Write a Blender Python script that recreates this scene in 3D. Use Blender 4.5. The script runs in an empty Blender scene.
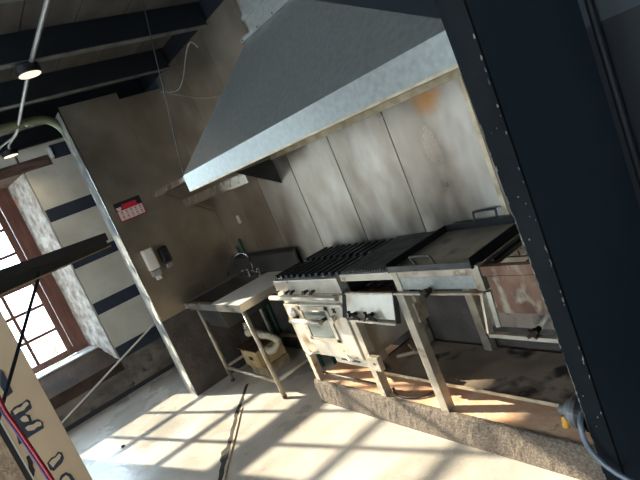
import bpy, bmesh, math, random
from mathutils import Vector, Matrix
random.seed(7)
SC = bpy.context.scene
COL = SC.collection
PI = math.pi

# ------------------------------------------------------------------ helpers
def lin(r, g, b):
    f = lambda c: (c/255/12.92) if c/255 <= .04045 else ((c/255+.055)/1.055)**2.4
    return (f(r), f(g), f(b), 1)

def mat(name, col, rough=.6, metal=0., cols=None, scale=6., stretch=(1, 1, 1), bump=0., bscale=None,
        rvar=0., detail=5., lo=.35, hi=.65, spec=.5, emit=None, es=0.):
    m = bpy.data.materials.new(name); m.use_nodes = True
    nt = m.node_tree; N = nt.nodes; L = nt.links
    b = N['Principled BSDF']
    b.inputs['Base Color'].default_value = col
    b.inputs['Roughness'].default_value = rough
    b.inputs['Metallic'].default_value = metal
    b.inputs['Specular IOR Level'].default_value = spec
    tc = N.new('ShaderNodeTexCoord'); mp = N.new('ShaderNodeMapping')
    mp.inputs['Scale'].default_value = stretch
    L.new(tc.outputs['Object'], mp.inputs['Vector'])
    no = N.new('ShaderNodeTexNoise'); no.inputs['Scale'].default_value = scale; no.inputs['Detail'].default_value = detail
    L.new(mp.outputs['Vector'], no.inputs['Vector'])
    if cols:
        cr = N.new('ShaderNodeValToRGB'); el = cr.color_ramp.elements
        n = len(cols)
        while len(el) < n: el.new(.5)
        for i, c in enumerate(cols):
            el[i].position = lo + (hi-lo)*i/(n-1); el[i].color = c
        L.new(no.outputs['Fac'], cr.inputs['Fac']); L.new(cr.outputs['Color'], b.inputs['Base Color'])
    if rvar:
        mr = N.new('ShaderNodeMapRange'); mr.inputs['From Min'].default_value = .3; mr.inputs['From Max'].default_value = .7
        mr.inputs['To Min'].default_value = max(.04, rough-rvar); mr.inputs['To Max'].default_value = min(1, rough+rvar)
        L.new(no.outputs['Fac'], mr.inputs['Value']); L.new(mr.outputs['Result'], b.inputs['Roughness'])
    if bump:
        n2 = N.new('ShaderNodeTexNoise'); n2.inputs['Scale'].default_value = bscale or scale*3; n2.inputs['Detail'].default_value = 6
        L.new(mp.outputs['Vector'], n2.inputs['Vector'])
        bp = N.new('ShaderNodeBump'); bp.inputs['Strength'].default_value = bump; bp.inputs['Distance'].default_value = .02
        L.new(n2.outputs['Fac'], bp.inputs['Height']); L.new(bp.outputs['Normal'], b.inputs['Normal'])
    if emit:
        b.inputs['Emission Color'].default_value = emit; b.inputs['Emission Strength'].default_value = es
    return m

def overlay(m, col, scale, lo, hi, stretch=(1, 1, 1), center=None, radius=.1, metal=None, rough=None):
    """lays stains / wear of a second colour over a material: where noise passes lo..hi, or round a point"""
    nt = m.node_tree; N = nt.nodes; L = nt.links; b = N['Principled BSDF']
    tc = N.new('ShaderNodeTexCoord'); mp = N.new('ShaderNodeMapping'); mp.inputs['Scale'].default_value = stretch
    L.new(tc.outputs['Object'], mp.inputs['Vector'])
    no = N.new('ShaderNodeTexNoise'); no.inputs['Scale'].default_value = scale; no.inputs['Detail'].default_value = 7
    L.new(mp.outputs['Vector'], no.inputs['Vector'])
    mr = N.new('ShaderNodeMapRange'); mr.inputs['From Min'].default_value = lo; mr.inputs['From Max'].default_value = hi
    L.new(no.outputs['Fac'], mr.inputs['Value']); fac = mr.outputs['Result']
    if center:
        d = N.new('ShaderNodeVectorMath'); d.operation = 'DISTANCE'; d.inputs[1].default_value = center
        L.new(tc.outputs['Object'], d.inputs[0])
        m2 = N.new('ShaderNodeMapRange'); m2.inputs['From Min'].default_value = radius; m2.inputs['From Max'].default_value = radius*.2
        L.new(d.outputs['Value'], m2.inputs['Value'])
        mu = N.new('ShaderNodeMath'); mu.operation = 'MULTIPLY'; mu.use_clamp = True
        L.new(m2.outputs['Result'], mu.inputs[0]); L.new(fac, mu.inputs[1]); fac = mu.outputs[0]
    mx = N.new('ShaderNodeMix'); mx.data_type = 'RGBA'
    src = b.inputs['Base Color']
    if src.is_linked: L.new(src.links[0].from_socket, mx.inputs[6])
    else: mx.inputs[6].default_value = src.default_value
    mx.inputs[7].default_value = col; L.new(fac, mx.inputs[0]); L.new(mx.outputs[2], src)
    for nm, v in (('Metallic', metal), ('Roughness', rough)):
        if v is None: continue
        s = b.inputs[nm]; mf = N.new('ShaderNodeMix')
        if s.is_linked: L.new(s.links[0].from_socket, mf.inputs[2])
        else: mf.inputs[2].default_value = s.default_value
        mf.inputs[3].default_value = v; L.new(fac, mf.inputs[0]); L.new(mf.outputs[0], s)
    return m

class MB:
    def __init__(s): s.bm = bmesh.new()
    def poly(s, pts, smooth=False):
        f = s.bm.faces.new([s.bm.verts.new(p) for p in pts]); f.smooth = smooth; return s
    def box(s, a, b, bev=0.):
        lo = [min(a[i], b[i]) for i in range(3)]; hi = [max(a[i], b[i]) for i in range(3)]
        v = [s.bm.verts.new((x, y, z)) for x in (lo[0], hi[0]) for y in (lo[1], hi[1]) for z in (lo[2], hi[2])]
        fs = [s.bm.faces.new([v[i] for i in q]) for q in ((0, 1, 3, 2), (4, 6, 7, 5), (0, 4, 5, 1), (2, 3, 7, 6), (0, 2, 6, 4), (1, 5, 7, 3))]
        if bev:
            es = set(e for f in fs for e in f.edges)
            bmesh.ops.bevel(s.bm, geom=list(es), offset=bev, segments=2, affect='EDGES', profile=.6)
        return s
    def bar(s, p, q, w, h, up=(0, 0, 1), bev=0.):
        p, q = Vector(p), Vector(q); d = (q-p).normalized(); u = Vector(up)
        r = d.cross(u)
        if r.length < 1e-4: r = d.cross(Vector((1, 0, 0)))
        r.normalize(); u = r.cross(d)
        v = [s.bm.verts.new(c + r*sx*w/2 + u*sy*h/2) for c in (p, q) for sx in (-1, 1) for sy in (-1, 1)]
        fs = [s.bm.faces.new([v[i] for i in k]) for k in ((0, 1, 3, 2), (4, 6, 7, 5), (0, 4, 5, 1), (2, 3, 7, 6), (0, 2, 6, 4), (1, 5, 7, 3))]
        if bev:
            bmesh.ops.bevel(s.bm, geom=list(set(e for f in fs for e in f.edges)), offset=bev, segments=2, affect='EDGES', profile=.6)
        return s
    def prism(s, pts, vec):
        vec = Vector(vec); a = [s.bm.verts.new(p) for p in pts]; b = [s.bm.verts.new(Vector(p)+vec) for p in pts]
        n = len(a); s.bm.faces.new(a); s.bm.faces.new(b[::-1])
        for i in range(n): s.bm.faces.new((a[i], b[i], b[(i+1) % n], a[(i+1) % n]))
        return s
    def tube(s, pts, r, seg=10, cap=True):
        pts = [Vector(p) for p in pts]; n = len(pts); rs = r if isinstance(r, (list, tuple)) else [r]*n
        rings = []; ref = None
        for i in range(n):
            d = (pts[min(i+1, n-1)] - pts[max(i-1, 0)]).normalized()
            if ref is None:
                ref = d.cross(Vector((0, 0, 1)))
                if ref.length < .05: ref = d.cross(Vector((1, 0, 0)))
            ref = (ref - d*ref.dot(d))
            if ref.length < 1e-5: ref = d.orthogonal()
            ref.normalize(); o = d.cross(ref)
            rings.append([s.bm.verts.new(pts[i] + (ref*math.cos(2*PI*k/seg) + o*math.sin(2*PI*k/seg))*rs[i]) for k in range(seg)])
        for i in range(n-1):
            for k in range(seg):
                f = s.bm.faces.new((rings[i][k], rings[i][(k+1) % seg], rings[i+1][(k+1) % seg], rings[i+1][k])); f.smooth = True
        if cap: s.bm.faces.new(rings[0][::-1]); s.bm.faces.new(rings[-1])
        return s
    def lathe(s, c, axis, prof, seg=24):
        """prof: (distance along axis, radius)"""
        c = Vector(c); a = Vector(axis).normalized(); u = a.orthogonal().normalized(); w = a.cross(u); rings = []
        for t, r in prof:
            rings.append([s.bm.verts.new(c + a*t + (u*math.cos(2*PI*k/seg) + w*math.sin(2*PI*k/seg))*max(r, 1e-4)) for k in range(seg)])
        for i in range(len(rings)-1):
            for k in range(seg):
                s.bm.faces.new((rings[i][k], rings[i][(k+1) % seg], rings[i+1][(k+1) % seg], rings[i+1][k]))
        s.bm.faces.new(rings[0][::-1]); s.bm.faces.new(rings[-1]); return s
    def build(s, name, m, parent=None, bevel=0., autosmooth=False):
        root = Vector(parent.get('_o', (0, 0, 0))) if parent else Vector((0, 0, 0))
        if parent is None:
            vs = [v.co for v in s.bm.verts]
            root = Vector(((min(v.x for v in vs)+max(v.x for v in vs))/2, (min(v.y for v in vs)+max(v.y for v in vs))/2, min(v.z for v in vs)))
        bmesh.ops.recalc_face_normals(s.bm, faces=s.bm.faces)
        me = bpy.data.meshes.new(name)
        if parent is not None or s.local:
            for v in s.bm.verts: v.co -= root
        s.bm.to_mesh(me); s.bm.free()
        o = bpy.data.objects.new(name, me); COL.objects.link(o)
        if parent is not None: o.parent = parent
        elif s.local: o.location = root
        o['_o'] = tuple(root) if (parent is not None or s.local) else (0., 0., 0.)
        if m: me.materials.append(m)
        if bevel:
            md = o.modifiers.new('b', 'BEVEL'); md.width = bevel; md.segments = 2; md.limit_method = 'ANGLE'
        return o
    local = True

def tag(o, label=None, cat=None, group=None, kind=None):
    if label: o['label'] = label
    if cat: o['category'] = cat
    if group: o['group'] = group
    if kind: o['kind'] = kind
    return o

def thing(name, loc, label, cat, group=None, kind=None):
    o = bpy.data.objects.new(name, None); COL.objects.link(o); o.location = loc; o['_o'] = tuple(loc)
    o.empty_display_size = .1
    return tag(o, label, cat, group, kind)

def curve_pts(ctrl, n=8):
    """Catmull-Rom through control points"""
    P = [Vector(p) for p in ctrl]; P = [2*P[0]-P[1]] + P + [2*P[-1]-P[-2]]; out = []
    for i in range(1, len(P)-2):
        for k in range(n):
            t = k/n; a, b, c, d = P[i-1:i+3]
            out.append(.5*((2*b) + (c-a)*t + (2*a-5*b+4*c-d)*t*t + (3*b-a-3*c+d)*t**3))
    return out + [P[-2]]

# ------------------------------------------------------------------ camera
F = 505.99
R_ = Vector((0.5677612, 0.73042471, -0.37964058)); D_ = Vector((-0.08822885, -0.40452952, -0.91025905)); W_ = Vector((-0.81845152, 0.55030502, -0.16523163))
CAM = Vector((5.269, -2.393, 1.9))
cd = bpy.data.cameras.new('camera'); co = bpy.data.objects.new('camera', cd); COL.objects.link(co)
cd.sensor_width = 36; cd.lens = F/640*36; cd.clip_start = .02; cd.clip_end = 300
mw = Matrix.Identity(4)
for i in range(3): mw[i][0] = R_[i]; mw[i][1] = -D_[i]; mw[i][2] = -W_[i]; mw[i][3] = CAM[i]
co.matrix_world = mw; SC.camera = co

# ------------------------------------------------------------------ materials
M = {}
M['concrete'] = overlay(mat('polished_concrete', lin(200, 190, 178), .30, 0, [lin(176, 168, 158), lin(198, 189, 178), lin(212, 204, 194)], 1.6, bump=.12, bscale=30, rvar=.1),
                        lin(160, 148, 134), 5, .5, .95, stretch=(1, .6, 1))
M['steel'] = mat('brushed_steel_sheet', lin(176, 165, 150), .34, .9, [lin(122, 113, 102), lin(160, 150, 137), lin(190, 182, 170)], 2.6, stretch=(1.4, 1.4, .7), rvar=.12, bump=.03, bscale=1.6, detail=3)
overlay(M['steel'], lin(150, 138, 124), 3.0, .42, .9, stretch=(1, 1, .5), rough=.46)
M['steel_rust'] = overlay(M['steel'].copy(), lin(196, 140, 72), 14, .35, .6, center=(.10, 0, 1.02), radius=.16, metal=.2, rough=.7)
M['dark_steel'] = overlay(mat('dim_toned_steel_sheet', lin(164, 150, 134), .40, .9, [lin(150, 137, 122), lin(166, 153, 137), lin(178, 166, 150)], 1.6, rvar=.08, detail=3), lin(112, 104, 95), 2.5, .42, .95)  # copy of the wall steel toned for the dark surroundings it mirrors
M['galv'] = mat('galvanised_sheet', lin(150, 158, 160), .42, .65, [lin(152, 155, 150), lin(160, 163, 158), lin(168, 171, 166)], 30, rvar=.04, bump=.02, bscale=1.5)
M['galv_edge'] = mat('folded_sheet_edge', lin(190, 172, 140), .5, .5, [lin(170, 152, 122), lin(205, 190, 160)], 12)
M['white_steel'] = overlay(mat('range_enamel_steel', lin(198, 188, 170), .35, .4, [lin(178, 168, 150), lin(204, 194, 176)], 5, rvar=.08), lin(176, 146, 110), 6, .6, .72, stretch=(1, 1, .6), rough=.6)
M['frame_steel'] = overlay(mat('worn_frame_steel', lin(180, 168, 148), .42, .6, [lin(160, 148, 130), lin(196, 186, 168)], 7, rvar=.1), lin(140, 112, 82), 11, .6, .72, rough=.7)
M['rust'] = overlay(mat('rusted_panel', lin(130, 88, 66), .7, .1, [lin(92, 62, 46), lin(116, 82, 62), lin(132, 98, 78)], 9, stretch=(1, 1, .5), bump=.15, bscale=40),
                    lin(160, 150, 128), 11, .55, .66, stretch=(1.2, 1, .6), metal=.3, rough=.5)
M['iron'] = mat('cast_iron', lin(30, 30, 32), .5, .3, [lin(22, 22, 24), lin(40, 40, 42)], 20, bump=.1, bscale=60)
M['grate_iron'] = mat('ribbed_iron_grate', lin(72, 72, 74), .45, .6, [lin(56, 56, 58), lin(88, 87, 86)], 10)
M['griddle_plate'] = overlay(mat('seasoned_griddle_plate', lin(112, 104, 92), .38, .3, [lin(120, 114, 102), lin(152, 142, 124), lin(166, 154, 134)], 4, stretch=(1.5, .7, 1), rvar=.12), lin(66, 62, 58), 6, .58, .7)
M['griddle_black'] = mat('blackened_griddle_side', lin(22, 22, 23), .5, .4, [lin(16, 16, 17), lin(34, 33, 33)], 12)
M['valve'] = mat('blackened_brass_valve', lin(44, 38, 32), .45, .6)
M['brass'] = mat('dull_brass', lin(176, 150, 96), .4, .8)
M['navy'] = mat('navy_painted_plaster', lin(44, 56, 66), .55, 0, [lin(40, 52, 62), lin(48, 60, 70)], 1.4, bump=.06, bscale=9, spec=.35)
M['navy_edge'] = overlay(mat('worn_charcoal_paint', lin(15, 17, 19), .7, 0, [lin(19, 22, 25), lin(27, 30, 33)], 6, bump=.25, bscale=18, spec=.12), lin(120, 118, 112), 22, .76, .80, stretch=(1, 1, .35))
M['chips'] = mat('bare_plaster_chip', lin(140, 134, 124), .8, 0, [lin(92, 88, 82), lin(158, 152, 142)], 60, bump=.4, bscale=80)
M['beam'] = mat('navy_painted_steel_beam', lin(15, 19, 25), .55, .1, [lin(12, 16, 22), lin(18, 23, 29)], 4)
M['beam_lip'] = mat('grey_worn_beam_flange', lin(88, 88, 88), .5, .3, [lin(70, 70, 72), lin(104, 103, 101)], 9)
M['cream'] = mat('cream_wall_paint', lin(196, 188, 170), .8, 0, [lin(184, 176, 158), lin(202, 195, 178)], 2.5, bump=.35, bscale=7)
M['stripe'] = mat('navy_stripe_paint', lin(33, 40, 52), .7, 0, [lin(28, 34, 46), lin(40, 47, 58)], 3, bump=.3, bscale=8)
M['dado'] = overlay(mat('bare_old_plaster', lin(106, 94, 82), .85, 0, [lin(88, 78, 68), lin(108, 96, 84), lin(126, 114, 98)], 4, stretch=(1, 1, 1.6), bump=.5, bscale=14), lin(62, 56, 50), 9, .6, .7)
M['dado_dark'] = mat('skylight_toned_plaster', lin(62, 52, 44), .9, 0, [lin(46, 30, 18), lin(60, 40, 26), lin(72, 51, 35)], 5, bump=.5, bscale=14)  # bare plaster darkened and reddened to counter blue skylight on the sill
M['reveal'] = overlay(mat('flaking_whitewash_on_stone', lin(170, 160, 148), .85, 0, [lin(132, 118, 104), lin(164, 153, 141), lin(190, 182, 172)], 9, bump=.8, bscale=22), lin(186, 126, 98), 3.5, .66, .7)
overlay(M['reveal'], lin(122, 106, 92), 20, .6, .72)
M['end_plaster'] = overlay(mat('grey_rough_plaster', lin(116, 116, 112), .85, 0, [lin(90, 90, 88), lin(114, 114, 110), lin(136, 134, 128)], 8, bump=.5), lin(206, 198, 180), 6, .6, .64, stretch=(1, 1, .5))
M['sill'] = mat('whitewashed_sill', lin(222, 224, 222), .7, 0, [lin(200, 202, 202), lin(228, 230, 228)], 8, bump=.3)
M['wood_frame'] = mat('red_brown_window_wood', lin(108, 66, 54), .5, 0, [lin(94, 56, 46), lin(118, 76, 63)], 6, stretch=(4, 4, .6))
M['lintel'] = mat('old_timber_lintel', lin(88, 62, 50), .8, 0, [lin(66, 46, 38), lin(104, 76, 62)], 8, stretch=(3, .5, 3), bump=.4)
M['base'] = mat('dark_skirting', lin(44, 42, 42), .6)
M['stone'] = overlay(mat('speckled_dark_render', lin(70, 62, 56), .85, 0, [lin(58, 52, 47), lin(80, 71, 64)], 5, bump=.4, bscale=25), lin(150, 142, 130), 30, .72, .75)
M['pebble'] = overlay(mat('exposed_aggregate_concrete', lin(160, 140, 118), .9, 0, [lin(90, 79, 68), lin(108, 95, 82), lin(126, 113, 99)], 70, bump=.45, bscale=110), lin(84, 74, 64), 90, .6, .68)
M['tile'] = overlay(mat('terracotta_slab', lin(226, 184, 148), .6, 0, [lin(214, 160, 122), lin(228, 182, 146), lin(236, 204, 174)], 4, bump=.2, bscale=30), lin(96, 72, 58), 8, .66, .74)
M['tray'] = overlay(mat('scorched_sheet_tray', lin(140, 124, 108), .55, .3, [lin(128, 112, 96), lin(160, 142, 124)], 4, rvar=.1), lin(52, 46, 42), 5, .56, .68)
M['board'] = mat('weathered_ceiling_board', lin(98, 90, 80), .8, 0, [lin(58, 53, 47), lin(68, 63, 57), lin(80, 74, 67)], 3, stretch=(.6, 2, 1), bump=.15)
M['chrome'] = mat('chrome', lin(165, 163, 160), .2, 1.)
M['sink_steel'] = mat('sink_steel', lin(178, 174, 168), .25, .75, [lin(172, 168, 162), lin(184, 180, 174)], 2, rvar=.05, detail=2)
M['basin_steel'] = mat('shade_toned_sink_steel', lin(112, 112, 112), .35, .9, [lin(100, 100, 100), lin(122, 121, 120)], 2)  # sink steel darkened for the shade inside the basin, reused on the splashback
M['drain_steel'] = mat('daylight_toned_sink_steel', lin(232, 230, 225), .38, .1, [lin(228, 226, 221), lin(234, 232, 228)], 2)  # same sink steel whitened to carry the daylight on the drainboard
M['green'] = mat('green_painted_pipe', lin(24, 74, 58), .5, 0)
M['cream_hose'] = mat('cream_corrugated_plastic', lin(196, 186, 160), .55)
M['trap'] = overlay(mat('cream_painted_trap_box', lin(198, 172, 122), .6, .05, [lin(184, 154, 104), lin(206, 184, 138)], 7, bump=.1), lin(170, 108, 44), 6, .56, .66, rough=.8)
M['trap_lid'] = mat('rust_brown_lid', lin(92, 68, 50), .6, .4, [lin(70, 52, 40), lin(112, 84, 62)], 9)
M['block'] = mat('pale_concrete_block', lin(164, 140, 112), .9, 0, [lin(140, 118, 94), lin(178, 156, 128)], 14, bump=.5)
M['white_plastic'] = mat('white_plastic', lin(214, 206, 192), .4)
M['grey_plastic'] = mat('grey_translucent_plastic', lin(142, 136, 134), .3)
M['black_plastic'] = mat('black_plastic', lin(20, 20, 22), .3)
M['sign_red'] = mat('sign_red', lin(190, 28, 48), .5); M['sign_dark'] = mat('sign_black', lin(34, 30, 32), .5)
M['sign_pale'] = mat('sign_pale', lin(214, 188, 178), .55); M['sign_ink'] = mat('sign_ink', lin(150, 104, 98), .6)
M['conduit'] = mat('grey_conduit', lin(136, 136, 134), .45, .5)
M['lamp_black'] = mat('black_lamp_housing', lin(24, 24, 26), .45)
M['lamp_face'] = mat('lit_lamp_diffuser', lin(250, 230, 200), .5, emit=(1, .82, .62, 1), es=.42)
M['olive'] = mat('olive_painted_duct', lin(112, 116, 88), .32, .3)
M['string'] = mat('pale_twine', lin(150, 146, 134), .8)
M['wire'] = mat('thin_grey_wire', lin(84, 84, 84), .5, .5)
M['rail_black'] = mat('black_steel_rail', lin(27, 33, 42), .45, .2)
M['carton'] = mat('brown_carton', lin(210, 182, 148), .85, 0, [lin(204, 176, 142), lin(214, 187, 153)], 2)
M['print_navy'] = mat('navy_print', lin(48, 56, 68), .8)
M['print_pale'] = mat('bare_carton_figure', lin(212, 186, 152), .85)
M['red_cable'] = mat('red_cable', lin(170, 20, 34), .35); M['purple_cable'] = mat('violet_cable', lin(76, 48, 96), .4)
M['rubber'] = mat('black_rubber', lin(30, 26, 24), .5)
M['grey_hose'] = mat('braided_grey_hose', lin(120, 128, 136), .45, .3)
M['reg'] = mat('grey_die_cast', lin(124, 122, 118), .5, .5); M['reg_dark'] = mat('dark_die_cast', lin(52, 50, 48), .5, .5)
M['yellow'] = mat('yellow_cap', lin(212, 150, 30), .5)
M['grey_paint'] = mat('grey_blue_paint', lin(58, 64, 66), .7)
M['black_paint'] = mat('black_paint', lin(10, 13, 18), .6)
M['ground'] = mat('pale_yard_ground', lin(196, 190, 178), .9, 0, [lin(186, 180, 168), lin(206, 200, 190)], .8)
M['leaf'] = mat('pale_green_leaves', lin(120, 150, 96), .7, 0, [lin(96, 128, 76), lin(150, 172, 122)], 4)
M['crack'] = mat('dark_floor_gap', lin(34, 29, 26), .9, 0, [lin(22, 19, 17), lin(58, 48, 40)], 14, bump=.6)
M['gap_edge'] = mat('pale_gap_strip', lin(190, 170, 140), .7, 0, [lin(160, 140, 112), lin(204, 186, 158)], 12)
# window glass: clear, with a fresnel sheen
g = bpy.data.materials.new('window_glass'); g.use_nodes = True; nt = g.node_tree; nt.nodes.clear()
o_ = nt.nodes.new('ShaderNodeOutputMaterial'); mx = nt.nodes.new('ShaderNodeMixShader'); tr = nt.nodes.new('ShaderNodeBsdfTransparent'); gl = nt.nodes.new('ShaderNodeBsdfGlossy')
gl.inputs['Roughness'].default_value = .03; tr.inputs[0].default_value = (.96, .98, .97, 1); mx.inputs[0].default_value = .06
nt.links.new(tr.outputs[0], mx.inputs[1]); nt.links.new(gl.outputs[0], mx.inputs[2]); nt.links.new(mx.outputs[0], o_.inputs[0]); M['glass'] = g
M['oven_glass'] = mat('oven_glass', lin(120, 130, 128), .12, .6, [lin(104, 114, 114), lin(136, 144, 140)], 5)

S = dict(kind='structure')
# ------------------------------------------------------------------ room shell
XW = -1.48          # inner face of the window wall
XG = -2.25          # glass plane
o = MB().box((-2.4, -7.5, -.25), (9, 1.6, 0)).build('floor', M['concrete']); tag(o, 'pale polished concrete floor with sun patches', 'floor', **S)
# jagged open gap running across the floor, with its pale strip
gp = [(.52, -.69), (.63, -.79), (.78, -.91), (.9, -1.01), (1.02, -1.10), (1.16, -1.2), (1.3, -1.30), (1.42, -1.39), (1.56, -1.49), (1.74, -1.62), (1.95, -1.77), (2.3, -2.02), (2.8, -2.4)]
mb = MB(); Lp = []; Rp = []
for i, (x, y) in enumerate(gp):
    for k in range(3):
        if i == len(gp)-1 and k: break
        nx, ny = gp[min(i+1, len(gp)-1)]; t = k/3
        px, py = x+(nx-x)*t, y+(ny-y)*t
        w = .014 + .016*random.random() + (.03 if abs(px-1.48) < .08 else 0)
        Lp.append((px-w*.6, py-w*.8, .0015)); w2 = .010+.014*random.random(); Rp.append((px+w2*.6, py+w2*.8, .0015))
for i in range(len(Lp)-1): mb.poly([Lp[i], Lp[i+1], Rp[i+1], Rp[i]])
ck = mb.build('floor_gap', M['crack']); tag(ck, 'dark jagged gap cut across the pale floor', 'floor gap', **S)
mb = MB()
for i in range(3, len(gp)-1):
    a, b = gp[i], gp[i+1]; mb.bar((a[0]+.022, a[1]+.026, .004), (b[0]+.022, b[1]+.026, .004), .016, .008)
mb.build('edge_strip', M['gap_edge'], ck)

o = MB().lathe((.02, -1.90, .0), (0, 0, 1), [(0, .018), (.008, .022), (.016, .010)], 7).build('stone_chip', M['crack']); tag(o, 'small dark chip of stone lying on the floor', 'stone')
# back wall, with its steel sheets
wb = MB().box((-1.48, 0, 0), (4.6, .2, 3.24)).build('wall_back', M['navy']); tag(wb, 'navy back wall clad in steel sheets behind the stoves', 'wall', **S)
def sheet(x0, x1, z0, z1, m, nm='steel_sheet'):
    r = thing
    q = MB().box((x0+.004, -.012, z0), (x1-.004, -.001, z1), .002).build(nm, m, wb); return q
for i, (a, b) in enumerate(((1.74, 2.33), (2.33, 2.93), (2.93, 3.55), (3.55, 4.33))):
    m = M['steel'].copy()
    mpn = [n for n in m.node_tree.nodes if n.type == 'MAPPING']
    for n in mpn: n.inputs['Location'].default_value = (i*3.7, i*1.3, i*2.1)
    if i == 2:
        overlay(m, lin(196, 134, 62), 16, .15, .5, center=(1.74, -.11, 1.95), radius=.14, metal=.2, rough=.7)
    sheet(a, b, .9, 2.02, m)
sheet(.0, .62, .9, 2.02, M['dark_steel']); sheet(.62, 1.14, .9, 2.02, M['dark_steel']); sheet(1.14, 1.74, .9, 2.02, M['steel'])
sheet(0, .62, 2.02, 3.235, M['dark_steel']); sheet(.62, 1.25, 2.02, 3.235, M['dark_steel']); sheet(1.25, 1.9, 2.02, 3.235, M['dark_steel']); sheet(1.9, 3.0, 2.02, 3.235, M['dark_steel'])
MB().box((1.74, -.02, 2.0), (4.33, -.012, 2.045)).build('trim_strip', M['galv_edge'], wb)
MB().box((3.545, -.018, .95), (3.575, -.012, 2.0)).build('cover_strip', M['galv_edge'], wb)
# side wing wall on the left of the cooking corner
ws = MB().box((-.27, -1.055, 0), (0, 0, 3.14)).build('wall_side', M['stone']); tag(ws, 'short wing wall clad in brown-grey steel beside the sink', 'wall', **S)
for a, b, nm in ((-1.058, -.468, 0), (-.466, -.002, 1)):
    MB().box((.001, a, .888), (.012, b, 3.2 if nm == 0 else 3.13), .002).build('steel_sheet', M['dark_steel'], ws)
MB().box((-.27, -1.06, .0), (-.001, -1.0555, 3.17)).build('end_plaster', M['end_plaster'], ws)
MB().box((.0, -1.066, .886), (.016, -1.056, 3.2)).build('corner_trim', M['chrome'], ws)
# right wing wall (navy) that closes the cooking corner on the camera's side
wr = thing('wall_right', (4.4, -.5, 0), 'navy painted wing wall with chipped edges in the near right', 'wall', **S)
MB().box((4.345, -1.0505, 0), (4.405, .02, 3.4)).build('wall_face', M['navy'], wr)
MB().prism([(4.336, -1.062, 0), (4.405, -1.062, 0), (4.405, -1.062, 3.4), (4.296, -1.062, 3.4), (4.317, -1.062, 2.2), (4.338, -1.062, 1.1)], (0, .012, 0)).build('end_face', M['navy_edge'], wr)
mb = MB(); random.seed(3)
def chip(x, z, w, h):
    n = 7; P = [(x+w*math.cos(2*PI*k/n)*random.uniform(.5, 1.1), -1.0622, z+h*math.sin(2*PI*k/n)*random.uniform(.5, 1.1)) for k in range(n)]
    mb.prism(P, (0, -.0009, 0))
for k in range(70):
    z = random.triangular(.2, 2.0, .8); chip(4.339-max(0, z-1.1)*.019+random.uniform(-.0005, .002), z, random.uniform(.001, .003), random.uniform(.006, .035))
for k in range(26): chip(4.403+random.uniform(-.004, .001), random.uniform(.6, 2.3), random.uniform(.001, .0025), random.uniform(.003, .012))
for z in (.98, 1.19, 1.96, 2.02): chip(4.402, z, .004, .010)
for k in range(9): chip(random.uniform(4.35, 4.395), random.uniform(.6, 2.0), random.uniform(.001, .004), random.uniform(.001, .004))
mb.build('paint_chips', M['chips'], wr, 0)
wf = thing('wall_return', (5.5, -.42, 0), 'black wall with a grey band high up, far right', 'wall', **S)
MB().box((4.405, -.42, 0), (9, -.3, 1.93)).build('lower_wall', M['black_paint'], wf)
MB().box((4.405, -.42, 1.93), (9, -.3, 3.4)).build('upper_wall', M['grey_paint'], wf)
MB().tube([(4.452, -.45, .0), (4.452, -.45, 3.39)], .014, 10).build('pipe', M['black_paint'], wf)

# window wall
YL, YR, ZS, ZT = -3.25, -1.34, .68, 2.95
wl = thing('wall_left', (XW, -1.5, 0), 'thick cream wall with navy stripes and a deep window', 'wall', **S)
XO = -2.32
mb = MB()
mb.prism([(XW, YR, .43), (XO, -1.50, .43), (XO, 1.5, .43), (XW, 1.5, .43)], (0, 0, 2.97))
mb.box((XW, YL-.16, ZT+.12), (XO, YR, 3.4)).box((XW, -1.36, ZT), (XO, YR, 3.4))
mb.prism([(XW, -4.3, .43), (XO, -4.3, .43), (XO, -3.09, .43), (XW, YL, .43)], (0, 0, 2.97))
mb.box((XW, -7.5, .43), (XO, -6.2, 3.4)).box((XW, -6.2, 2.95), (XO, -4.3, 3.4))
mb.build('plaster', M['cream'], wl)
MB().box((XW+.004, -7.5, 0), (XO, YL, .43)).box((XW+.004, YR, 0), (XO, 1.5, .43)).box((XW+.004, YL, 0), (XO, YR, .2995)).build('bare_lower_wall', M['dado'], wl)
# flaking reveals: a subdivided rough skin
def rough_quad(name, a, b, c, d, nu, nv, amp, m, parent, thick):
    mb = MB(); a, b, c, d = map(Vector, (a, b, c, d)); n = (b-a).cross(d-a).normalized(); g = []
    for i in range(nu+1):
        row = []
        for j in range(nv+1):
            u, v = i/nu, j/nv; p = (a*(1-u)+b*u)*(1-v) + (d*(1-u)+c*u)*v
            e = 0 if i in (0, nu) or j in (0, nv) else 1
            row.append(mb.bm.verts.new(p + n*(thick + e*random.uniform(-amp, amp))))
        g.append(row)
    for i in range(nu):
        for j in range(nv):
            f = mb.bm.faces.new((g[i][j], g[i+1][j], g[i+1][j+1], g[i][j+1])); f.smooth = True
    return mb.build(name, m, parent)
random.seed(5)
rough_quad('window_reveal', (XW, YR, .40), (-2.2, -1.478, .61), (-2.2, -1.478, 2.97), (XW, YR, 2.97), 16, 50, .008, M['reveal'], wl, -.014)
rough_quad('window_reveal', (-2.2, -3.105, .61), (XW, YL, .40), (XW, YL, 2.97), (-2.2, -3.105, 2.97), 16, 50, .008, M['reveal'], wl, -.014)
for a in ((2.31, 2.465), (1.69, 1.83), (1.06, 1.215), (.43, .60)):
    MB().box((XW, -1.333, a[0]), (XW+.004, 1.5, a[1])).build('painted_stripe', M['stripe'], wl)
MB().box((XW, -.97, 3.0), (XW+.004, 1.5, 3.17)).build('painted_stripe', M['stripe'], wl)
MB().prism([(XW+.004, YL, .44), (-1.9, YL, .632), (XO, YL, .634), (XO, YL, .3), (XW+.004, YL, .3)], (0, YR-YL, 0)).build('sloping_sill', M['dado_dark'], wl)
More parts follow.
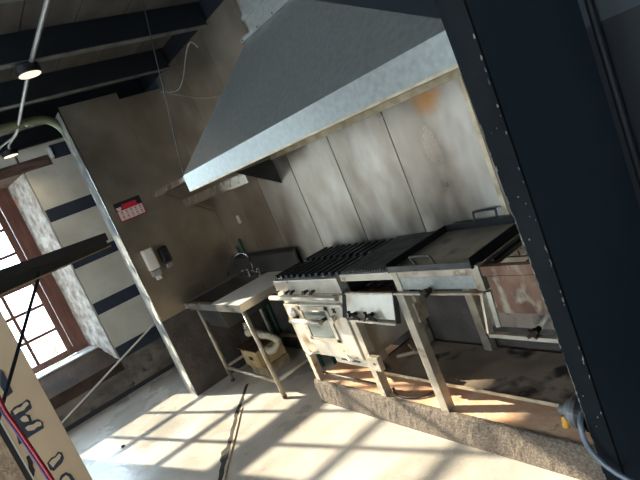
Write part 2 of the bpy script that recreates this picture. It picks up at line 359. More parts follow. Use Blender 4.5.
MB().box((-2.20, -3.12, .63), (-1.90, -1.44, .652), .006).build('sill', M['sill'], wl)
MB().box((XW+.012, -3.4, ZT), (XO, -1.02, ZT+.125), .008).build('lintel', M['lintel'], wl)
MB().box((XW, -1.0, 3.02), (XW+.03, -.965, 3.14), .004).build('plaster_lump', M['sill'], wl)
o = MB().box((XW+.004, -7.5, 0), (XW+.03, 1.5, .05), .004).build('baseboard_left', M['base']); tag(o, 'dark skirting along the foot of the window wall', 'skirting', **S)

# window
wn = thing('window_1', (XG, -2.3, .66), 'tall brown timber window of small panes in the striped wall', 'window', **S)
def wbox(y0, y1, z0, z1, x0=-2.30, x1=-2.22, m='wood_frame', nm='window_frame'):
    return MB().box((x0, y0, z0), (x1, y1, z1), .004).build(nm, M[m], wn)
wbox(-1.66, -1.485, .655, 2.96, -2.31, -2.19); wbox(-3.10, -2.94, .655, 2.96, -2.31, -2.19)
wbox(-1.745, -1.667, .66, 2.95, nm='sash_stile'); wbox(-2.945, -2.88, .66, 2.95, nm='sash_stile')
wbox(-2.945, -1.66, .657, .745, -2.305, -2.20, nm='sash_rail'); wbox(-2.945, -1.66, 1.705, 1.85, -2.285, -2.215, nm='transom'); wbox(-2.945, -1.66, 2.86, 2.955, -2.305, -2.20, nm='sash_rail')
ys = [-1.745, -2.105, -2.53, -2.88]; zs = [.745, 1.06, 1.415, 1.70, None, 1.865, 2.155, 2.48, 2.86]
for y in ys[1:3]: wbox(y-.02, y+.02, .745, 2.86, -2.268, -2.232, nm='glazing_bar')
for z in (1.06, 1.415, 2.155, 2.48): wbox(-2.88, -1.745, z-.02, z+.02, -2.27, -2.234, nm='glazing_bar')
for zi in range(8):
    if zs[zi] is None or zs[zi+1] is None: continue
    for yi in range(3):
        MB().box((-2.253, ys[yi+1], zs[zi]), (-2.249, ys[yi], zs[zi+1])).build('pane', M['glass'], wn)

# unseen window and front openings added to let light in; unseen walls around
w2 = thing('added_window_2', (XG, -5.25, .66), 'unseen second timber window of the striped wall, added to light the room', 'window', **S)
for y in (-6.2, -5.78, -5.26, -4.74, -4.36): MB().box((-2.3, y, .66), (-2.22, y+.06, 2.95)).build('window_frame', M['wood_frame'], w2)
for z in (.44, 1.1, 1.7, 2.3, 2.89): MB().box((-2.295, -6.2, z), (-2.225, -4.3, z+(.23 if z < 1 else .06))).build('glazing_bar', M['wood_frame'], w2)
o = MB().box((-2.4, -7.7, 0), (9, -7.5, .9)).box((-2.4, -7.7, 2.9), (9, -7.5, 3.4)).box((-2.4, -7.7, .9), (1.5, -7.5, 2.9)).box((3.5, -7.7, .9), (5.5, -7.5, 2.9)).box((7.5, -7.7, .9), (9, -7.5, 2.9)).build('wall_front', M['cream']); tag(o, 'unseen cream wall behind the camera with two openings added for light', 'wall', **S)
o = MB().box((9, -7.7, 0), (9.2, -.3, 3.4)).build('wall_far', M['cream']); tag(o, 'plain cream wall at the far right', 'wall', **S)
# ceiling
ce = MB()
for k in range(24):
    y0 = -7.5 + k*.38
    if y0 > 1.4: break
    ce.box((-2.3, y0+.004, 3.4+random.uniform(0, .004)), (9, y0+.376, 3.43))
ce.box((-2.3, -7.5, 3.432), (9, 1.6, 3.5))
o = ce.build('ceiling', M['board']); tag(o, 'ceiling of weathered grey-brown boards above navy beams', 'ceiling', **S)
bl = ['navy ceiling beam nearest the window wall', 'navy ceiling beam over the far end of the wing wall', 'navy ceiling beam carrying the lit spotlight', 'navy ceiling beam above the hood front']
for i, x in enumerate((-.42, .44, 1.41, 2.38, 3.35, 5.3, 6.3)):
    b = thing('ceiling_beam', (x, -3, 3.2), bl[i] if i < 4 else ['navy ceiling beam over the griddle', 'navy ceiling beam past the right wing wall, nearer', 'navy ceiling beam past the right wing wall, farther'][i-4], 'beam', **S)
    yb = -.014 if x < 4.3 else -.43
    MB().box((x-.06, -7.5, 3.206), (x, yb, 3.4)).build('web', M['beam'], b)
    MB().box((x-.066, -7.5, 3.2), (x+.010, yb, 3.207)).build('flange', M['beam_lip'], b)
o = MB().box((-1.4, .0, 3.24), (4.6, .2, 3.4)).build('wall_plate', M['beam']); tag(o, 'navy timber plate on top of the back wall', 'beam', **S)

o = MB().box((XW+.001, -7.5, 3.21), (XW+.07, 1.49, 3.398)).build('wall_plate', M['beam']); tag(o, 'navy timber plate along the top of the striped wall', 'beam', **S)
# far end wall of the passage and the outside
o = MB().box((-1.48, 1.5, 0), (-.1, 1.6, 3.4)).build('wall_end', M['cream']); tag(o, 'plain end wall of the passage behind the wing wall', 'wall', **S)
o = MB().box((-80, -70, -.5), (-2.45, 50, -.4)).build('ground', M['ground']); tag(o, 'pale sunlit yard outside the window', 'ground', **S)

# old olive duct bend under the ceiling near the window wall
pts = curve_pts([(-.2, -3.6, 3.195), (-.2, -1.6, 3.195), (-.2, -1.32, 3.195), (-.2, -1.18, 3.18), (-.2, -1.09, 3.12), (-.2, -1.045, 3.03), (-.2, -1.02, 2.9), (-.305, -.9, 2.6), (-.33, -.86, 2.3)], 5)
o = MB().tube(pts, .04, 16).build('ceiling_duct', M['olive']); tag(o, 'curved olive pipe bending down behind the wing wall top', 'pipe', **S)

# ------------------------------------------------------------------ hood
hd = thing('range_hood', (2.9, -.4, 2.0), 'large galvanised pyramid hood hanging over the stoves', 'extractor hood')
A = [(1.55, -.83), (4.22, -.83), (4.22, -.012), (1.55, -.012)]
z0, z1, z2 = 1.985, 2.105, 2.78
T = [(2.2, -.25), (2.83, -.25), (2.83, -.012), (2.2, -.012)]
mb = MB()
for i in range(4):
    j = (i+1) % 4
    mb.poly([(*A[i], z1), (*A[j], z1), (*T[j], z2), (*T[i], z2)])
hs = mb.build('hood_canopy', M['galv'], hd)
mb = MB()
for i in range(4):
    j = (i+1) % 4; mb.poly([(*A[i], z0), (*A[j], z0), (*A[j], z1+.001), (*A[i], z1+.001)])
for (i, j) in ((0, 1), (1, 2), (3, 0)):
    pass
sk = mb.build('hood_skirt', M['galv'], hd)
md = sk.modifiers.new('s', 'SOLIDIFY'); md.thickness = .004; md.offset = -1
md = hs.modifiers.new('s', 'SOLIDIFY'); md.thickness = .003; md.offset = -1
MB().box((1.55, -.832, z0-.012), (4.22, -.80, z0)).build('skirt_lip', M['galv_edge'], hd)
MB().box((1.55, -.80, z0-.006), (1.575, -.03, z0)).box((4.195, -.8, z0-.006), (4.22, -.03, z0)).box((1.56, -.05, z0-.02), (4.2, -.014, z0+.02)).build('drip_rail', M['galv_edge'], hd)
mb = MB().box((2.17, -.285, z2-.005), (2.86, -.25, z2+.02)).box((2.17, -.25, z2-.005), (2.2, -.012, z2+.02)).box((2.83, -.25, z2-.005), (2.86, -.012, z2+.02))
fl = mb.build('top_flange', M['galv'], hd)
for x in (2.2, 2.42, 2.62, 2.82): MB().lathe((x, -.2855, z2+.008), (0, -1, 0), [(0, .006), (.004, .004)], 8).build('bolt', M['reg_dark'], fl)
dk = MB().box((2.25, -.235, z2+.0), (2.8, -.02, 3.395)).build('exhaust_duct', M['galv'], hd)
MB().box((2.235, -.25, 2.9), (2.815, -.015, 2.93)).build('duct_collar', M['galv'], dk)
o = MB().tube([(1.56, -.83, 2.1), (1.85, -.67, 3.4)], .004, 6).build('hanging_wire', M['wire']); tag(o, 'thin wire from the ceiling to the hood corner', 'wire')

# ------------------------------------------------------------------ utensil rack
rk = thing('utensil_rack', (.76, -.25, 1.7), 'steel triangular utensil rack with hooked rails on the back wall above the sink', 'rack')
MB().bar((.03, -.457, 2.07), (.03, -.014, 1.72), .02, .02).bar((.03, -.54, 2.10), (.03, -.014, 2.10), .02, .02).build('bracket', M['dark_steel'], rk)
MB().prism([(1.52, -.40, 1.985), (1.52, -.013, 1.985), (1.52, -.013, 1.75)], (.006, 0, 0)).build('bracket_plate', M['reg_dark'], rk)
r1 = MB().box((.0155, -.545, 2.085), (1.52, -.535, 2.135)).build('rail', M['dark_steel'], rk)
r2 = MB().box((.03, -.315, 1.865), (1.52, -.305, 1.955)).build('rail', M['dark_steel'], rk)
for i in range(9):
    x = .1+i*.165
    for r, y, z in ((r1, -.546, 2.135), (r2, -.316, 1.94)):
        MB().tube(curve_pts([(x, y, z), (x, y-.012, z+.012), (x, y-.018, z-.01), (x, y-.03, z-.05), (x, y-.045, z-.035)], 4), .0035, 6).build('hook', M['frame_steel'], r)
# ------------------------------------------------------------------ sign, dispensers, label
sg = thing('safety_sign', (.013, -.85, 1.97), 'small red white and black notice on the wing wall sheet', 'sign')
MB().box((.0125, -.988, 1.975), (.017, -.711, 2.170)).build('backing', M['sign_dark'], sg)
MB().box((.017, -.978, 1.985), (.0182, -.722, 2.083)).build('table_panel', M['sign_pale'], sg)
MB().box((.017, -.915, 2.090), (.0182, -.765, 2.138)).build('header', M['sign_red'], sg)
MB().box((.0169, -.986, 1.979), (.0175, -.713, 2.0895)).build('red_border', M['sign_red'], sg)
mb = MB(); pts = []
for k in range(24):
    t = 2*PI*k/24; pts.append((.0178, -.953 + .0017*16*math.sin(t)**3, 2.105+.0017*(13*math.cos(t)-5*math.cos(2*t)-2*math.cos(3*t)-math.cos(4*t))))
mb.prism(pts, (.0012, 0, 0)).build('heart_mark', M['sign_pale'], sg)
mb = MB()
for r in range(2):
    for c in range(5):
        y = -.95+c*.048; z = 2.056-r*.046
        mb.box((.0182, y, z), (.0188, y+.018, z+.018)).box((.0182, y-.004, z-.012), (.0188, y+.026, z-.008)).box((.0182, y, z-.018), (.0188, y+.02, z-.015))
mb.build('pictograms', M['sign_ink'], sg)
sd = thing('soap_dispenser', (.013, -.89, 1.3), 'white soap dispenser beside the black one on the wing wall', 'dispenser')
MB().box((.0125, -.955, 1.41), (.10, -.845, 1.64), .02).build('cover', M['white_plastic'], sd)
MB().box((.014, -.95, 1.345), (.094, -.85, 1.408), .015).build('reservoir', M['grey_plastic'], sd)
MB().box((.03, -.925, 1.30), (.08, -.875, 1.344), .008).build('nozzle', M['white_plastic'], sd)
bd = thing('sanitiser_dispenser', (.013, -.745, 1.36), 'black dispenser beside the white one on the wing wall', 'dispenser')
MB().box((.0125, -.80, 1.42), (.095, -.695, 1.60), .03).build('cover', M['black_plastic'], bd)
MB().box((.0945, -.765, 1.5), (.097, -.73, 1.57), .001).build('window', M['lamp_black'], bd)
MB().box((.02, -.785, 1.37), (.085, -.71, 1.418), .012).build('push_bar', M['grey_plastic'], bd)
o = MB().box((.44, -.0165, 1.50), (.50, -.0125, 1.585)).build('wall_label', M['white_plastic']); tag(o, 'tiny white label on the back wall above the sink', 'label')

# ------------------------------------------------------------------ sink
zt = .955
sk = thing('sink_table', (.67, -.4, 0), 'stainless sink table with splashback in the corner', 'sink')
x0, x1, y0, y1 = .02, 1.36, -.78, -.05
bx0, bx1, by0, by1 = .09, .735, -.735, -.16
fx0, fx1, fy0, fy1 = .31, .74, -.70, -.22
mb = MB()
def ring(bm, o, i, z):  # flat ring
    (a, b, c, d), (e, f, g_, h) = o, i
    P = [(a, c), (b, c), (b, d), (a, d)]; Q = [(e, g_), (f, g_), (f, h), (e, h)]
    for k in range(4):
        j = (k+1) % 4; bm.poly([(*P[k], z), (*P[j], z), (*Q[j], z), (*Q[k], z)])
ring(mb, (x0, x1, y0, y1), (bx0, bx1, by0, by1), zt)
top = mb.build('counter_top', M['sink_steel'], sk)
mb = MB().box((x0, y0-.002, zt-.066), (x1, y0+.002, zt+.003)).box((x1-.004, y0, zt-.066), (x1, y1, zt+.003)).box((x0, y0, zt-.066), (x0+.004, y1, zt+.003)).box((x0, y1-.004, zt-.066), (x1, y1, zt))
mb.build('apron', M['sink_steel'], sk)
bz = zt-.29
mb = MB(); P = [(bx0, by0), (bx1, by0), (bx1, by1), (bx0, by1)]; Q = [(fx0, fy0), (fx1, fy0), (fx1, fy1), (fx0, fy1)]
for k in range(4):
    j = (k+1) % 4; mb.poly([(*P[k], zt), (*P[j], zt), (*Q[j], bz), (*Q[k], bz)])
mb.poly([(*p, bz) for p in Q])
bo = mb.build('basin', M['basin_steel'], sk)
MB().box((bx1+.01, y0+.004, zt), (x1-.014, -.088, zt+.0025)).build('drainboard', M['drain_steel'], sk)
md = bo.modifiers.new('s', 'SOLIDIFY'); md.thickness = .004; md.offset = 1
MB().lathe((.55, -.44, bz+.002), (0, 0, 1), [(0, .045), (.006, .045), (.006, .02)], 20).build('drain', M['chrome'], bo)
sb = MB().box((x0, -.062, zt-.002), (x1, -.05, 1.14)).prism([(x0, -.085, 1.14), (x0, -.05, 1.165), (x0, -.05, 1.14)], (x1-x0, 0, 0)).box((x1-.012, -.085, zt), (x1, -.05, 1.14)).build('splashback', M['basin_steel'], sk)
for x, y in ((.215, -.715), (1.30, -.715), (.215, -.08), (1.30, -.08)):
    tx = x if x < 1 else x-.05
    if x < 1: tx = x-.03
    l = MB().tube([(x, y, .012), (tx, y, zt-.04)], .021, 14).build('leg', M['frame_steel'], sk)
    MB().lathe((x, y, 0), (0, 0, 1), [(0, .02), (.012, .02), (.02, .024), (.03, .022)], 14).build('foot', M['trap_lid'], l)
for a, b in (((.21, -.715, .17), (1.294, -.715, .17)), ((.21, -.715, .172), (.21, -.08, .172)), ((1.294, -.715, .172), (1.294, -.08, .172))):
    MB().tube([a, b], .017, 12).build('stretcher', M['frame_steel'], sk)
fc = thing('sink_faucet', (.6, -.14, zt), 'chrome gooseneck faucet with two taps behind the basin', 'faucet')
MB().tube(curve_pts([(.555, -.13, zt+.03), (.56, -.13, 1.10), (.575, -.145, 1.175), (.535, -.17, 1.225), (.43, -.21, 1.205), (.30, -.235, 1.13), (.22, -.245, 1.085), (.175, -.25, 1.055)], 8), .011, 12).build('spout', M['chrome'], fc)
MB().lathe((.172, -.25, 1.02), (0, 0, 1), [(0, .013), (.03, .016), (.042, .012)], 14).build('nozzle', M['reg_dark'], fc)
MB().tube([(.42, -.13, zt+.035), (.65, -.13, zt+.035)], .013, 12).build('mixer_bar', M['chrome'], fc)
for x in (.42, .65):
    t = MB().lathe((x, -.13, zt+.001), (0, 0, 1), [(0, .024), (.01, .024), (.02, .016), (.05, .016), (.06, .022), (.075, .018)], 16).build('tap', M['chrome'], fc)
    MB().tube([(x, -.13, zt+.068), (x-.01, -.20, zt+.078)], [.008, .006], 8).build('lever', M['chrome'], t)
for x, z, la in ((.315, 1.34, 'taller green pipe on the back wall behind the sink'), (.185, 1.265, 'shorter green pipe in the back corner behind the sink')):
    p = thing('water_pipe', (x, -.045, 0), la, 'pipe', 'green water pipes behind the sink')
    MB().tube([(x, -.0, .35), (x, -.0, .35)] if False else [(x, -.031, .02), (x, -.031, z)], .013, 12).build('pipe', M['green'], p)
    MB().lathe((x, -.031, z), (0, 0, 1), [(-.03, .0145), (.0, .015), (.004, .012)], 12).build('cap', M['green'], p)
for i, (x, la) in enumerate(((1.08, 'leftmost of the four green pipes under the sink'), (1.18, 'second from the left of the four green pipes under the sink'), (1.24, 'third from the left of the green pipes under the sink'), (1.50, 'green pipe in the gap between sink and oven'))):
    p = thing('supply_pipe', (x, -.16, 0), la, 'pipe', 'green supply pipes under the sink')
    MB().tube([(x, -.16-.02*i, 0), (x, -.16-.02*i, .86)], .015, 12).build('pipe', M['green'], p)
    v = MB().lathe((x, -.18-.02*i, .52+.05*i), (0, -1, 0), [(0, .02), (.03, .02), (.03, .008), (.06, .008), (.06, .025), (.07, .025)], 12).build('stopcock', M['brass'], p)
o = MB().tube([(.45, -.10, .22), (2.0, -.10, .30)], .02, 10).build('waste_pipe', M['frame_steel']); tag(o, 'low tan waste pipe running along the wall under the sink', 'pipe')

# ------------------------------------------------------------------ grease trap under the sink
gt = thing('grease_trap', (.52, -.39, 0), 'rusty cream grease trap box on a pale block under the sink', 'grease trap')
MB().box((.36, -.525, 0), (.705, -.23, .108), .01).build('base_block', M['block'], gt)
bx = MB().box((.345, -.55, .11), (.69, -.235, .288), .006).build('box', M['trap'], gt)
MB().box((.24, -.545, .290), (.672, -.30, .302), .003).build('lid', M['trap_lid'], gt)
MB().box((.49, -.553, .19), (.57, -.5505, .23)).build('label_plate', M['sign_dark'], bx)
hp = curve_pts([(.53, -.44, .56), (.56, -.47, .47), (.63, -.48, .495), (.75, -.449, .447), (.82, -.392, .402), (.85, -.35, .325), (.82, -.395, .262), (.76, -.42, .25), (.70, -.405, .247)], 14)
rr = [.033 + (.009 if i % 3 == 0 else -.003) for i in range(len(hp))]
o = MB().tube(hp, rr, 14).build('drain_hose', M['cream_hose']); tag(o, 'cream corrugated drain hose curving from basin into the trap box', 'hose')

# ------------------------------------------------------------------ platform
zp = .2
pf = thing('platform', (3, -.3, 0), 'raised terracotta slab with rough pebble concrete kerb under the stoves', 'platform', kind='structure')
MB().box((1.765, -.60, 0), (4.345, 0, zp-.004)).build('slab', M['tile'], pf)
mb = MB(); nx = 90; random.seed(11); rows = []
prof = [(-.632, -.001), (-.631, .05), (-.63, .1), (-.632, .15), (-.628, .187), (-.618, zp), (-.598, zp+.001)]
for i in range(nx+1):
    x = 1.765+(4.345-1.765)*i/nx
    rows.append([mb.bm.verts.new((x if i else x-random.uniform(0, .006), y+random.uniform(-.003, .003)*(0 < k < 6), z+random.uniform(-.002, .002)*(k > 0))) for k, (y, z) in enumerate(prof)])
for i in range(nx):
    for k in range(len(prof)-1):
        mb.bm.faces.new((rows[i][k], rows[i+1][k], rows[i+1][k+1], rows[i][k+1]))
mb.box((1.762, -.626, 0), (1.785, -.0, zp-.006))
mb.build('kerb', M['pebble'], pf)
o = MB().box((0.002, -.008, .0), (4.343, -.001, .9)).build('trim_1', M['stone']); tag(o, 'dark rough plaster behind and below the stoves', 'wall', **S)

# ------------------------------------------------------------------ cooking range (oven)
YF = -.60
def valve(parent, x, z, s=1., y=YF, name='burner_valve', m='valve'):
    v = MB().lathe((x, y, z), (0, -1, 0), [(0, .010*s), (.02*s, .010*s), (.02*s, .014*s), (.04*s, .014*s), (.045*s, .006*s)], 10).build(name, M[m], parent)
    MB().bar((x-.022*s, y-.042*s, z-.012*s), (x+.022*s, y-.042*s, z+.014*s), .012*s, .007*s, up=(0, 1, 0), bev=.002).bar((x-.012*s, y-.042*s, z+.016*s), (x+.012*s, y-.042*s, z-.014*s), .010*s, .006*s, up=(0, 1, 0)).build('handle', M[m], v)
    return v
def leg(parent, x, y, z, w=.06, d=.06, top=None):
    l = MB().box((x-w/2, y-d/2, zp), (x+w/2, y+d/2, z), .003).build('leg', M['frame_steel'], parent); return l
rg = thing('oven_range', (2.17, -.3, zp), 'white enamel gas range with glazed oven door, left of the stoves', 'oven')
MB().box((1.765, -.585, .455), (2.575, -.03, .93), .004).build('body', M['white_steel'], rg)
MB().box((1.755, YF, .975), (2.60, -.04, 1.085), .004).build('burner_box', M['white_steel'], rg)
MB().box((1.755, YF-.004, .925), (2.60, -.04, .974), .004).build('front_band', M['white_steel'], rg)
MB().tube([(1.70, YF-.045, .962), (2.585, YF-.045, .962)], .019, 14).box((1.80, YF-.03, .955), (1.83, YF, .97)).box((2.5, YF-.03, .955), (2.53, YF, .97)).build('towel_rail', M['white_steel'], rg)
for x in (1.795, 1.95, 2.02, 2.20, 2.29): valve(rg, x, 1.0, .95 if x > 1.8 else .6)
dr = MB().box((1.80, YF-.018, .465), (2.555, -.586, .895), .006).build('oven_door', M['white_steel'], rg)
MB().box((2.045, YF-.021, .63), (2.345, YF-.0185, .85)).build('door_window', M['oven_glass'], dr)
MB().box((2.005, YF-.026, .85), (2.385, YF-.0185, .885), .003).box((2.005, YF-.026, .60), (2.385, YF-.0185, .628), .003).box((2.005, YF-.026, .60), (2.043, YF-.0185, .885), .003).box((2.347, YF-.026, .60), (2.385, YF-.0185, .885), .003).build('window_trim', M['frame_steel'], dr)
h = MB().tube([(1.935, YF-.085, .79), (2.34, YF-.085, .79)], .02, 14).build('handle', M['frame_steel'], dr)
MB().tube([(1.955, YF-.085, .79), (1.955, YF-.018, .79)], .013, 10).tube([(2.32, YF-.085, .79), (2.32, YF-.018, .79)], .013, 10).build('handle_post', M['reg_dark'], dr)
MB().lathe((1.90, YF-.018, .82), (0, -1, 0), [(0, .05), (.016, .05), (.03, .03), (.034, .012)], 20).build('hinge_boss', M['white_steel'], dr)
MB().lathe((2.43, YF-.018, .80), (0, -1, 0), [(0, .02), (.03, .02), (.03, .03), (.04, .028)], 14).build('latch', M['frame_steel'], dr)
MB().bar((2.44, YF-.022, .87), (2.47, YF-.022, .84), .01, .006, up=(0, 1, 0)).bar((2.44, YF-.022, .84), (2.47, YF-.022, .87), .01, .006, up=(0, 1, 0)).build('catch', M['reg_dark'], dr)
for p in ([(1.86, YF-.022, .49), (1.94, YF-.045, .475), (2.02, YF-.022, .49)], [(2.38, YF-.022, .50), (2.43, YF-.045, .48), (2.5, YF-.022, .49)]): MB().tube(p, .010, 8).build('lower_hinge', M['white_steel'], dr)
leg(rg, 1.825, -.585, .455, .055, .055); leg(rg, 2.61, -.585, .974, .055, .06); leg(rg, 1.825, -.06, .455); leg(rg, 2.61, -.06, .974)
db = MB().box((2.12, -.56, .375), (2.54, -.40, .452), .004).build('drip_box', M['white_steel'], rg)
MB().box((2.2, -.5625, .405), (2.42, -.5595, .425)).build('slot', M['sign_dark'], db)
MB().tube([(1.87, -.57, .255), (2.58, -.57, .255)], .008, 8).build('tie_rod', M['rubber'], rg)
jb = thing('junction_box', (2.68, -.60, .42), 'small cream square box fixed to the middle leg', 'electrical box')
MB().box((2.640, -.640, .425), (2.735, -.60, .525), .004).build('housing', M['frame_steel'], jb)
MB().lathe((2.69, -.640, .48), (0, -1, 0), [(0, .011), (.004, .008)], 12).build('hole', M['reg_dark'], jb)
# two heavy burner grates
def grate(y0, y1, label):
    t = thing('burner_grate', (2.22, (y0+y1)/2, 1.086), label, 'grate', 'cast iron burner grates on the range')
    f = MB().box((1.80, y0, 1.088), (1.825, y1, 1.10)).box((2.625, y0, 1.088), (2.65, y1, 1.10)).box((1.80, y0, 1.088), (2.65, y0+.02, 1.105)).box((1.80, y1-.02, 1.088), (2.65, y1, 1.105)).box((1.8, (y0+y1)/2-.01, 1.088), (2.65, (y0+y1)/2+.01, 1.10))
    f.build('frame', M['iron'], t)
    for k in range(11):
        x = 1.825+k*.080
        MB().box((x-.015, y0-.012, 1.10), (x+.015, y1+.012, 1.128), .004).build('bar', M['iron'], t)
grate(-.585, -.355, 'front cast iron burner grate on the range'); grate(-.275, -.055, 'rear cast iron burner grate beside the wall')
mb = MB().box((1.82, -.56, 1.084), (2.6, -.06, 1.0865))
o = mb.build('spill_tray', M['griddle_black'], rg)

# ------------------------------------------------------------------ charbroiler
cb = thing('charbroiler', (2.88, -.3, zp), 'charbroiler unit with ribbed grate between range and griddle', 'charbroiler')
MB().box((2.645, YF, 1.062), (3.135, YF+.03, 1.108), .003).build('front_rail', M['white_steel'], cb)
MB().box((2.645, -.04, .93), (3.135, -.02, 1.108)).box((2.645, YF+.03, .94), (2.66, -.04, 1.108)).box((3.12, YF+.03, .93), (3.135, -.04, 1.108)).build('body', M['griddle_black'], cb)
MB().box((2.645, YF+.05, .94), (3.12, -.045, .95)).build('burner_floor', M['rust'], cb)
mb = MB()
for k in range(4): mb.tube([(2.72+k*.11, YF+.12, .965), (2.72+k*.11, -.05, .965)], .013, 8)
mb.build('burner_tube', M['griddle_black'], cb)
pn = MB().prism([(2.655, -.612, .978), (3.11, -.612, .978), (3.095, -.652, .83), (2.63, -.652, .83)], (0, .018, 0)).build('drip_panel', M['white_steel'], cb)
for p, q in (((2.645, -.61, .99), (2.605, -.655, .83)), ((3.118, -.61, .99), (3.10, -.655, .81))): MB().bar(p, q, .015, .03).build('side_channel', M['reg_dark'], cb)
MB().bar((2.622, -.66, .823), (3.10, -.66, .815), .04, .014).build('bottom_rail', M['white_steel'], cb)
MB().bar((2.66, -.612, .985), (3.11, -.612, .985), .02, .012).build('top_rail', M['frame_steel'], cb)
for x in (2.735, 2.895):
    v = MB().lathe((x, -.648, .862), (0, -1, 0), [(0, .013), (.03, .013), (.03, .018), (.05, .016)], 10).build('gas_valve', M['valve'], cb)
    MB().tube([(x-.06, -.685, .83), (x-.02, -.69, .872), (x+.015, -.69, .876), (x+.06, -.685, .835)], .008, 8).tube([(x-.03, -.685, .838), (x+.05, -.685, .845)], .007, 8).bar((x-.01, -.70, .865), (x+.0, -.70, .90), .02, .014).build('handle', M['valve'], v)
leg(cb, 3.15, -.585, .99, .06, .06); leg(cb, 3.15, -.06, .93)
bg = thing('broiler_grate', (2.89, -.3, 1.108), 'long fine-ribbed grey grate between burner grates and griddle', 'grate')
MB().box((2.67, YF+.012, 1.1085), (3.125, -.045, 1.116)).build('frame', M['iron'], bg)
for k in range(19):
    x = 2.682+k*.0235
    MB().prism([(x-.008, YF+.0, 1.1165), (x+.008, YF+.0, 1.1165), (x+.004, YF+.0, 1.130), (x-.004, YF+.0, 1.130)], (0, .575, 0)).build('rib', M['grate_iron'], bg)

# ------------------------------------------------------------------ griddle stand and pan
gs = thing('griddle_stand', (3.43, -.3, zp), 'steel burner stand carrying the griddle pan', 'stove')
MB().box((3.185, YF, .998), (3.69, YF+.02, 1.072), .003).build('front_panel', M['galv'], gs)
MB().box((3.14, YF-.004, 1.074), (3.74, YF+.035, 1.112), .003).build('top_rail', M['frame_steel'], gs)
for x in (3.165, 3.72): MB().box((x-.022, YF-.008, .99), (x+.022, YF+.03, 1.125), .003).build('post', M['frame_steel'], gs)
MB().box((3.12, YF-.03, .978), (3.735, YF, .990), .003).build('front_rail', M['frame_steel'], gs)
MB().box((3.15, -.06, .99), (3.74, -.03, 1.112)).build('rear_panel', M['tray'], gs)
for x in (3.145, 3.728): MB().box((x, YF+.03, 1.06), (x+.014, -.05, 1.112)).build('side_rail', M['tray'], gs)
valve(gs, 3.40, 1.005, 1.5, YF-.012)
MB().box((3.19, -.10, .90), (3.725, -.08, .94)).build('burner_pipe', M['frame_steel'], gs)
MB().box((3.19, -.035, .45), (3.72, -.02, .89)).build('rear_sheet', M['tray'], gs)
MB().box((3.2, -.06, .60), (3.72, -.036, .64)).build('rear_rail', M['frame_steel'], gs)
MB().box((3.18, -.56, .90), (3.205, -.06, .935)).box((3.184, -.58, .78), (3.20, -.50, .90)).build('side_brace', M['frame_steel'], gs)
leg(gs, 3.75, -.06, .99, .05, .05)
gd = thing('griddle_pan', (3.43, -.33, 1.113), 'wide black-sided griddle pan with a loop handle at each end', 'griddle')
gx0, gx1, gy0, gy1, gz = 3.145, 3.725, -.625, -.06, 1.170
MB().box((gx0+.004, gy0+.004, 1.1135), (gx1-.004, gy1-.004, 1.128)).build('plate', M['griddle_plate'], gd)
MB().box((gx0, gy0, 1.1135), (gx0+.006, gy1, gz)).box((gx1-.006, gy0, 1.1135), (gx1, gy1, gz)).box((gx0, gy1-.006, 1.1135), (gx1, gy1, gz)).build('side_wall', M['griddle_black'], gd)
MB().box((gx0, gy0, 1.118), (gx1, gy0+.006, 1.152), .002).build('front_lip', M['grate_iron'], gd)
MB().tube(curve_pts([(3.37, gy0+.01, 1.15), (3.37, gy0-.012, 1.20), (3.382, gy0-.014, 1.208), (3.49, gy0-.014, 1.208), (3.502, gy0-.012, 1.20), (3.502, gy0+.01, 1.15)], 4), .007, 8).build('handle', M['grate_iron'], gd)
MB().tube(curve_pts([(3.37, gy1, 1.165), (3.37, gy1+.012, 1.21), (3.382, gy1+.012, 1.22), (3.51, gy1+.012, 1.22), (3.522, gy1+.012, 1.21), (3.522, gy1, 1.165)], 4), .007, 8).build('handle', M['reg_dark'], gd)

# ------------------------------------------------------------------ rusted burner unit on the right
rb = thing('burner_unit', (4.0, -.3, zp), 'rust-faced burner unit between griddle and navy wall', 'stove')
MB().box((3.765, YF, .872), (4.33, YF+.016, 1.062), .002).build('front_panel', M['rust'], rb)
MB().box((3.75, YF-.006, 1.066), (4.33, YF+.03, 1.115), .003).build('top_rail', M['rust'], rb)
MB().box((3.765, -.05, .872), (4.33, -.03, 1.112)).box((4.31, YF+.02, .872), (4.33, -.05, 1.112)).box((3.765, YF+.02, .88), (4.31, -.05, .89)).build('box', M['tray'], rb)
MB().tube([(3.95, YF+.03, 1.085), (3.95, -.05, 1.085)], .016, 8).tube([(4.12, YF+.03, 1.085), (4.12, -.05, 1.085)], .016, 8).build('burner_tube', M['griddle_black'], rb)
MB().box((3.78, -.22, 1.113), (4.32, -.19, 1.135)).box((3.78, -.55, 1.113), (3.80, -.06, 1.13)).build('support_bar', M['griddle_black'], rb)
mb = MB().bar((3.715, -.60, .985), (3.70, -.635, .775), .022, .024).bar((3.70, -.635, .772), (4.30, -.635, .772), .03, .02)
mb.build('drop_frame', M['frame_steel'], rb)
MB().bar((3.745, -.595, .985), (3.735, -.60, .80), .03, .02).build('drop_strut', M['frame_steel'], rb)
MB().box((3.76, -.10, .90-.03), (4.30, -.08, .90)).build('burner_pipe', M['frame_steel'], rb)
MB().box((3.785, -.035, .45), (4.26, -.02, .868)).build('rear_sheet', M['tray'], rb)
v = valve(rb, 3.945, .80, 1.35, -.60, 'gas_valve', 'valve')
MB().tube([(3.945, -.59, .80), (3.955, -.30, .86), (3.955, -.2, .876)], .014, 10).build('gas_pipe', M['frame_steel'], rb)
leg(rb, 4.29, -.585, .872, .05, .05); leg(rb, 4.29, -.06, .872, .05, .05)

